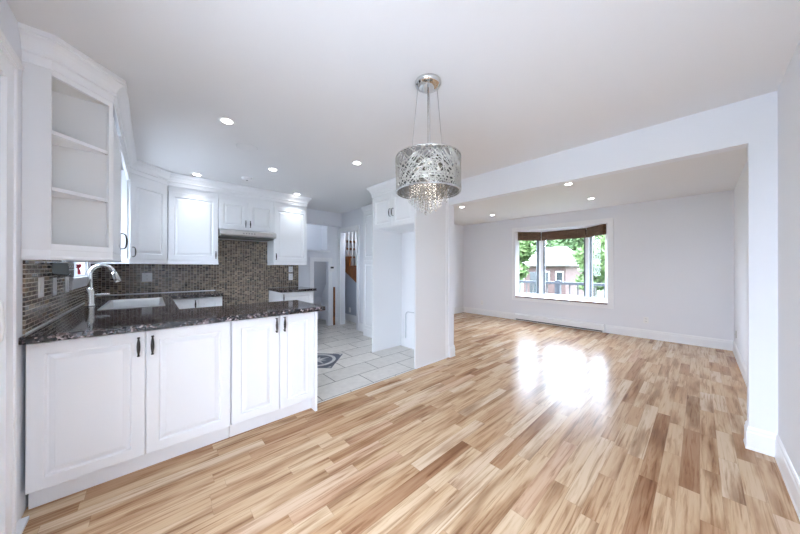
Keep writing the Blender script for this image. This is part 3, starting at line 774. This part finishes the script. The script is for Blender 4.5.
m_.build('loops', M['red'], r)
MB().ball((bx_+.004, by_, bz_), .011).build('knot', M['red'], r)
for s_ in (-1, 1): MB().tube([(bx_, by_, bz_-.005), (bx_+.004, by_+s_*.012+.01, bz_-.035), (bx_+.003, by_+s_*.02+.02, bz_-.065)], [.004, .008, .009], 8, flat=.4).build('tail', M['red'], r)

# ------------------------------------------------------------------ staircase behind the doorway
r = thing('staircase', 'oak staircase with pale balusters seen through the hall doorway', 'staircase', (3.9, 5.5, 0))
SXx = 3.45; run, rise = .30, .215
ystart, zstart = 4.95, .83
prof = []
steps = []
for k in range(5):
    ya = ystart+k*run; zt = zstart+(k+1)*rise*1.02; steps.append((ya, zt))
poly = [(ystart-.05, zstart-.10)]
for ya, zt in steps: poly += [(ya, poly[-1][1] if len(poly) > 1 else zstart), (ya, zt)]
yend = steps[-1][0]+run; poly += [(yend, steps[-1][1]), (yend, steps[-1][1]-.40)]
b = MB(); n_ = len(poly)
rings = [[(x, y, z) for y, z in poly] for x in (SXx-.012, SXx+.03)]
b.rings(rings, smooth=False).build('stringer', M['oak'], r)
for ya, zt in steps:
    MB().box(SXx-.03, 4.298, ya-.025, min(ya+run, 6.49), zt+.001, zt+.03).build('tread', M['oak'], r, bevel=.004)
    for q in (.07, .21):
        yy = ya+q
        if yy < 6.4: MB().tube([(SXx+.02, yy, zt+.03), (SXx+.02, yy, min(zt+.85+q*.7, CE-.01))], .017, 8).build('baluster', M['trim'], r)
MB().quadbox([(SXx-.01, 4.95, 1.86), (SXx+.05, 4.95, 1.86), (SXx+.05, 5.75, CE-.01), (SXx-.01, 5.75, CE-.01), (SXx-.01, 4.93, 1.92), (SXx+.05, 4.93, 1.92), (SXx+.05, 5.68, CE-.005), (SXx-.01, 5.68, CE-.005)]).build('handrail', M['oak'], r)
yl = steps[-1][0]+run
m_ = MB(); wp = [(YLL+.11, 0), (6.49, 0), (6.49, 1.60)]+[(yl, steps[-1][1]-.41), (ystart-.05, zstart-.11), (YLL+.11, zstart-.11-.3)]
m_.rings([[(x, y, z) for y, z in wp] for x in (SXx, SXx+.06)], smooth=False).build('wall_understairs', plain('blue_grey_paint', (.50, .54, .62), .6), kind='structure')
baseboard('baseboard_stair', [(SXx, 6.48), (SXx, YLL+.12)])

# ------------------------------------------------------------------ floor medallion
r = thing('floor_medallion', 'dark square compass medallion set diagonally in the tile floor', 'medallion', (1.662, 3.492, 0), rotz=PI/4)
cx, cyy, sd = 1.662, 3.492, .564
def rot(a, b): return (cx+(a-b)*d45[0], cyy+(a+b)*d45[0])
h_ = sd/2
MB().prism([rot(-h_, -h_), rot(h_, -h_), rot(h_, h_), rot(-h_, h_)], .0003, .0022).build('slate_field', M['medal_dark'], r)
def flat_ring(r0, r1, z0, z1, seg=48):
    return MB().rings([[(cx+q*math.cos(2*PI*k/seg), cyy+q*math.sin(2*PI*k/seg), z) for k in range(seg)] for q, z in ((r0, z0), (r1, z0), (r1, z1), (r0, z1), (r0, z0))], cap0=False, cap1=False, smooth=False)
flat_ring(.205, .248, .0023, .0034).build('pale_ring', M['medal_light'], r)
for k in range(8):
    a = k*PI/4; L = .19 if k % 2 == 0 else .13; wd = .032
    MB().prism([(cx, cyy), (cx+.055*math.cos(a-.45), cyy+.055*math.sin(a-.45)), (cx+L*math.cos(a), cyy+L*math.sin(a)), (cx+.055*math.cos(a+.45), cyy+.055*math.sin(a+.45))], .0023, .0034).build('star_point', M['medal_light'], r)
for sx, sy in ((-1, -1), (1, -1), (1, 1), (-1, 1)):
    MB().prism([rot(sx*(h_-.02), sy*(h_-.02)), rot(sx*(h_-.02), sy*(h_-.06)), rot(sx*(h_-.06), sy*(h_-.02))][::(1 if sx*sy < 0 else -1)], .0023, .0034).build('corner_inlay', M['medal_light'], r)

# ------------------------------------------------------------------ ceiling fixtures
def can(label, x, y, group, proto=None, wtt=CAN_W):
    if proto: r = copy_thing(proto, (x, y, CE), label=label, group=group)
    else:
        r = thing('recessed_light', label, 'ceiling light', (x, y, CE), group)
        MB().rings([[(x+q*math.cos(2*PI*k/32), y+q*math.sin(2*PI*k/32), z) for k in range(32)] for q, z in ((.038, CE-.002), (.052, CE-.006), (.062, CE-.0005))], cap0=False, cap1=False).build('trim_ring', M['plate'], r)
        MB().lathe(x, y, [(.001, CE-.0035), (.039, CE-.0035), (.039, CE-.0008), (.001, CE-.0008)], 24).build('lens', M['lamp'], r, label='lit lens')
    l = bpy.data.lights.new('downlight', 'SPOT'); l.energy = wtt; l.color = (.84, .92, 1); l.spot_size = 1.75; l.spot_blend = 1; l.shadow_soft_size = .06
    lo = bpy.data.objects.new('downlight', l); col.objects.link(lo); lo.location = (x, y, CE-.03)
    return r


for nm_, x, y, z, e_ in (('landing_fill', 2.45, 5.85, 2.38, 1.8), ('understairs_fill', 2.25, 5.75, 1.25, .7), ('stair_fill', 3.35, 4.85, 2.38, 7)):  # unseen fill lamps without fixtures, added to brighten hall and stair spaces
    l = bpy.data.lights.new(nm_, 'POINT'); l.energy = e_; l.color = (.84, .92, 1); l.shadow_soft_size = .08
    lo = bpy.data.objects.new(nm_, l); col.objects.link(lo); lo.location = (x, y, z)
gk, gl = 'recessed lights over the kitchen', 'recessed lights in the living room'
p0 = can('lit recessed ceiling light nearest the open corner shelf', .449, 2.573, gk)
can('lit recessed ceiling light just in front of the corner wall cabinet', .427, 4.316, gk, p0)
can('lit recessed ceiling light in the middle of the kitchen, behind the round cover', 1.083, 3.472, gk, p0)
can('lit recessed ceiling light nearest the chandelier on the kitchen side', 1.718, 2.612, gk, p0)
can('lit recessed ceiling light in front of the wall cabinet right of the hood', 1.731, 4.369, gk, p0)
can('lit recessed living room light just inside the left end of the opening', 4.477, 3.122, gl, p0)
can('lit recessed living room light above the left side of the bay window', 5.66, 3.132, gl, p0)
can('lit recessed living room light touching the opening edge, right of the pair at left', 4.351, 1.246, gl, p0)
can('lit recessed living room light above the right side of the bay window', 5.544, 1.248, gl, p0)
MB_ = MB().lathe(.692, 2.996, [(.001, CE-.006), (.085, CE-.006), (.095, CE-.003), (.095, CE-.0005)], 40)
tag(MB_.build('ceiling_cover', M['ceiling']), 'flat round white cover on the kitchen ceiling', 'ceiling cover')
r = thing('smoke_detector', 'small round white detector on the ceiling towards the range hood', 'smoke detector', (.933, 4.036, CE))
MB().lathe(.933, 4.036, [(.001, CE-.03), (.045, CE-.03), (.06, CE-.02), (.066, CE-.0005)], 32).build('body', M['plate'], r)
MB().lathe(.933, 4.036, [(.001, CE-.034), (.012, CE-.034), (.014, CE-.0302), (.001, CE-.0302)], 16).build('button', M['slot'], r)

# ------------------------------------------------------------------ chandelier
cx, cyy = 1.304, 1.168
r = thing('chandelier', 'silver lattice drum chandelier with hanging crystals on three cables', 'chandelier', (cx, cyy, CE))
MB().lathe(cx, cyy, [(.001, CE-.032), (.03, CE-.033), (.06, CE-.030), (.078, CE-.022), (.084, CE-.010), (.084, CE-.0005)], 48).build('canopy', M['chrome'], r)
ZB, ZT, RD = 1.738, 1.955, .203
MB().tube([(cx, cyy, CE-.03), (cx, cyy, 1.96), (cx, cyy, 1.927)], .0045, 8).build('stem', M['chrome'], r)
for k in range(3):
    a = yaw+PI+2*PI*k/3
    MB().tube([(cx+.074*math.cos(a), cyy+.074*math.sin(a), CE-.024), (cx+RD*.62*math.cos(a), cyy+RD*.62*math.sin(a), ZT-.006)], .0016, 6).build('cable', M['cable'], r)
m_ = MB()
for i in range(200):
    th = random.uniform(0, 2*PI); dth = random.choice((-1, 1))*random.uniform(.15, 1.5); za, zb = (ZB+.003, ZT-.003)
    if random.random() < .35: zm = random.uniform(ZB, ZT); za, zb = sorted((zm, random.uniform(ZB, ZT)))
    rr = RD+random.uniform(-.004, .004); n_ = 7
    m_.tube([(cx+rr*math.cos(th+dth*t/n_), cyy+rr*math.sin(th+dth*t/n_), za+(zb-za)*t/n_) for t in range(n_+1)], random.uniform(.0021, .0031), 5, smooth=True)
sh = m_.build('shade', M['lattice'], r)
MB().rings([[(cx+q*math.cos(2*PI*k/64), cyy+q*math.sin(2*PI*k/64), z) for k in range(64)] for q, z in ((RD-.009, ZB+.004), (RD-.009, ZT-.004))], cap0=False, cap1=False).build('darkener', M['darkener'], sh, label='added shade-toned translucent inner liner')
for z in (ZB, ZT):
    MB().rings([[(cx+q*math.cos(2*PI*k/64), cyy+q*math.sin(2*PI*k/64), z+dz) for k in range(64)] for q, dz in ((RD-.004, -.004), (RD+.004, -.004), (RD+.004, .004), (RD-.004, .004), (RD-.004, -.004))], cap0=False, cap1=False, smooth=False).build('rim', M['chrome'], sh)
m_ = MB()
for k in range(3):
    a = yaw+PI+2*PI*k/3; m_.tube([(cx, cyy, ZT-.006), (cx+(RD-.004)*math.cos(a), cyy+(RD-.004)*math.sin(a), ZT-.006)], .003, 6)
m_.build('spider', M['chrome'], r)
MB().lathe(cx, cyy, [(.001, 1.922), (.135, 1.922), (.137, 1.925), (.135, 1.928), (.001, 1.928)], 40).build('crystal_plate', M['chrome'], r)
for k in range(4):
    a = 2*PI*k/4+.6; bx, byy = cx+.07*math.cos(a), cyy+.07*math.sin(a)
    bb = MB().lathe(bx, byy, [(.001, 1.845), (.008, 1.855), (.011, 1.872), (.009, 1.886), (.001, 1.889)], 12).build('bulb', M['bulb'], r)
    MB().lathe(bx, byy, [(.001, 1.8895), (.009, 1.89), (.009, 1.9218)], 12).build('socket', M['chrome'], bb)
ns = 0
for ringr, cnt, zend in ((.018, 5, 1.625), (.05, 11, 1.64), (.085, 18, 1.665), (.118, 25, 1.70)):
    for k in range(cnt):
        a = 2*PI*k/cnt+ringr*9; x, y = cx+ringr*math.cos(a), cyy+ringr*math.sin(a)
        ze = zend+random.uniform(-.012, .014); m_ = MB(); z = 1.905
        while z > ze:
            m_.lathe(x, y, [(.0004, z-.009), (.0072, z), (.0004, z+.009)], 6, smooth=False); z -= .0185
        m_.tube([(x, y, 1.922), (x, y, z+.016)], .0006, 4)
        m_.lathe(x, y, [(.0004, z-.018), (.009, z-.004), (.0005, z+.012)], 6, smooth=False)
        m_.build('crystal_strand', M['crystal'], r)
l = bpy.data.lights.new('chandelier_glow', 'POINT'); l.energy = 1; l.color = (1, .95, .88); l.shadow_soft_size = .05
lo = bpy.data.objects.new('chandelier_glow', l); col.objects.link(lo); lo.location = (cx, cyy, 1.87)

# ------------------------------------------------------------------ outdoors
GZ = -1.2
MB().box(-60, 90, -60, 90, GZ-.3, GZ).build('ground', M['grass'], kind='structure')
MB().box(-9, XW-.005, -6, 7, -.30, -.14).build('patio', plain('bounce_concrete', (.68, .67, .66), .8, noise=.06), kind='structure')  # added unseen pale slab, bounces daylight up to ceiling and header
MB().box(-1.5, XW-.005, -2.2, 3.2, 2.30, 2.42).build('light_block_porch', M['trim'], kind='structure')  # added unseen overhang, cuts direct sky light through the glazed door
MB().box(6.64, 7.5, -.4, 4.6, 2.30, 2.40).build('light_block_eaves', M['trim'], kind='structure')  # added out-of-view overhang, holds back high sky light at the bay
MB().box(6.66, 8.8, -1.5, 6.5, -.22, -.12).build('deck', M['deck'], kind='structure')
r = thing('deck_railing', 'dark grey deck railing outside the bay window', 'railing', (8.5, 2.5, -.12))
MB().box(8.43, 8.58, -1.5, 6.5, .79, .86).build('top_rail', M['rail'], r)
MB().box(8.48, 8.53, -1.5, 6.5, -.02, .04).build('bottom_rail', M['rail'], r)
for yy in (-1.4, .65, 2.70, 4.75, 6.4): MB().box(8.44, 8.57, yy-.065, yy+.065, -.12, .90).build('post', M['rail'], r)
for k in range(40):
    yy = -1.3+k*.195
    if min(abs(yy-q) for q in (.65, 2.70, 4.75)) > .1: MB().box(8.49, 8.52, yy-.016, yy+.016, .04, .79).build('baluster', M['deck'], r)
MB().box(6.66, 8.4, 0, 5, GZ, -.22)
# house across the street
r = thing('neighbour_house', 'pale roofed brick house beyond the deck railing', 'house', (20, 6.3, GZ))
hx0, hx1, hy0, hy1, ez, rz = 17.5, 22.5, 4.95, 8.0, 1.35, 2.65
MB().box(hx0+.3, hx1-.3, hy0+.3, hy1-.3, GZ, ez).build('wall', M['brick'], r)
MB().rings([[(hx0, hy0, ez), (hx1, hy0, ez), (hx1, hy1, ez), (hx0, hy1, ez)], [(hx0, hy0, ez+.12), (hx1, hy0, ez+.12), (hx1, hy1, ez+.12), (hx0, hy1, ez+.12)], [(19.9, hy0+.9, rz), (20.1, hy0+.9, rz), (20.1, hy1-.9, rz), (19.9, hy1-.9, rz)]], smooth=False).build('roof', M['roof'], r)
for a in (5.35, 6.1, 7.6):
    q = MB().box(hx0+.25, hx0+.30, a, a+.42, .35, 1.05).build('window', M['trim'], r); MB().box(hx0+.24, hx0+.2499, a+.05, a+.37, .40, 1.0).build('pane', M['housewin'], q)
MB().box(hx0+.24, hx0+.30, 6.75, 7.25, -.9, 1.0).build('door', M['housewin'], r)


def tree(label, x, y, hgt, rad, mat, conifer=False, trunk=.18, nleaf=1500):
    r = thing('conifer_tree' if conifer else 'leafy_tree', label, 'tree', (x, y, GZ), 'trees beyond the deck')
    MB().tube([(x, y, GZ), (x+.05, y, GZ+hgt*.4), (x, y, GZ+hgt*.8)], [trunk, trunk*.7, trunk*.25], 8).build('trunk', M['bark'], r)
    m = MB(); rnd = random.Random(int(x*31+y*17))
    lobes = [(rnd.uniform(-.5, .5)*rad, rnd.uniform(-.5, .5)*rad, GZ+hgt*rnd.uniform(.42, .82), rad*rnd.uniform(.4, .62)) for _ in range(9)]
    for i in range(nleaf):
        if conifer:
            t = rnd.random()**.8; zz = GZ+hgt*(.06+.94*t); q = rad*(1-t)*(.45+.55*math.sqrt(rnd.random())); a = rnd.uniform(0, 2*PI); p = Vector((x+q*math.cos(a), y+q*math.sin(a), zz-q*.25)); s_ = .22
        else:
            lx, ly, lz, lr = rnd.choice(lobes); d = Vector((rnd.gauss(0, 1), rnd.gauss(0, 1), rnd.gauss(0, 1))).normalized()*lr*(.55+.45*rnd.random()); p = Vector((x+lx+d.x, y+ly+d.y, lz+d.z*.85)); s_ = .26
        u = Vector((rnd.gauss(0, 1), rnd.gauss(0, 1), rnd.gauss(0, 1))).normalized(); v = u.orthogonal().normalized()
        b0 = len(m.v); s_ *= rnd.uniform(.7, 1.3)
        m.v += [tuple(p+u*s_), tuple(p+v*s_*.5+u.cross(v)*s_*.2), tuple(p-u*s_), tuple(p-v*s_*.5+u.cross(v)*s_*.2)]; m.f.append((b0, b0+1, b0+2, b0+3)); m.sm.append(False)
    m.build('foliage', mat, r)


tree('bright leafy tree beyond the left pane of the bay window', 14.2, 6.55, 5.2, 1.25, M['leafB'], nleaf=2200)
tree('green leafy tree standing behind the left end of the house', 27, 12.9, 7.6, 2.2, M['leafA'], nleaf=2200)
tree('green leafy tree standing behind the house roof', 29, 7.4, 7.4, 2.3, M['leafA'], nleaf=2200)
tree('bright leafy tree behind the right end of the house', 27, 3.9, 7.4, 2.1, M['leafB'], nleaf=2200)
tree('low bright leafy tree right of the house', 16.0, 3.5, 3.9, 1.0, M['leafB'])
tree('tall green tree farthest back above the house roof', 33.5, 11.2, 9.0, 2.2, M['leafA'], nleaf=2200)
tree('dark conifer beyond the right pane of the bay window', 13.0, 1.75, 3.7, .75, M['leafC'], True)
tree('bright leafy tree far right of the bay window view', 26, -.4, 6.8, 2.1, M['leafB'])
tree('green leafy tree far left of the bay window view', 24, 17.5, 7.4, 2.3, M['leafB'])
tree('green leafy tree outside the sink window', -7.5, 11.0, 5.0, 1.8, M['leafA'])
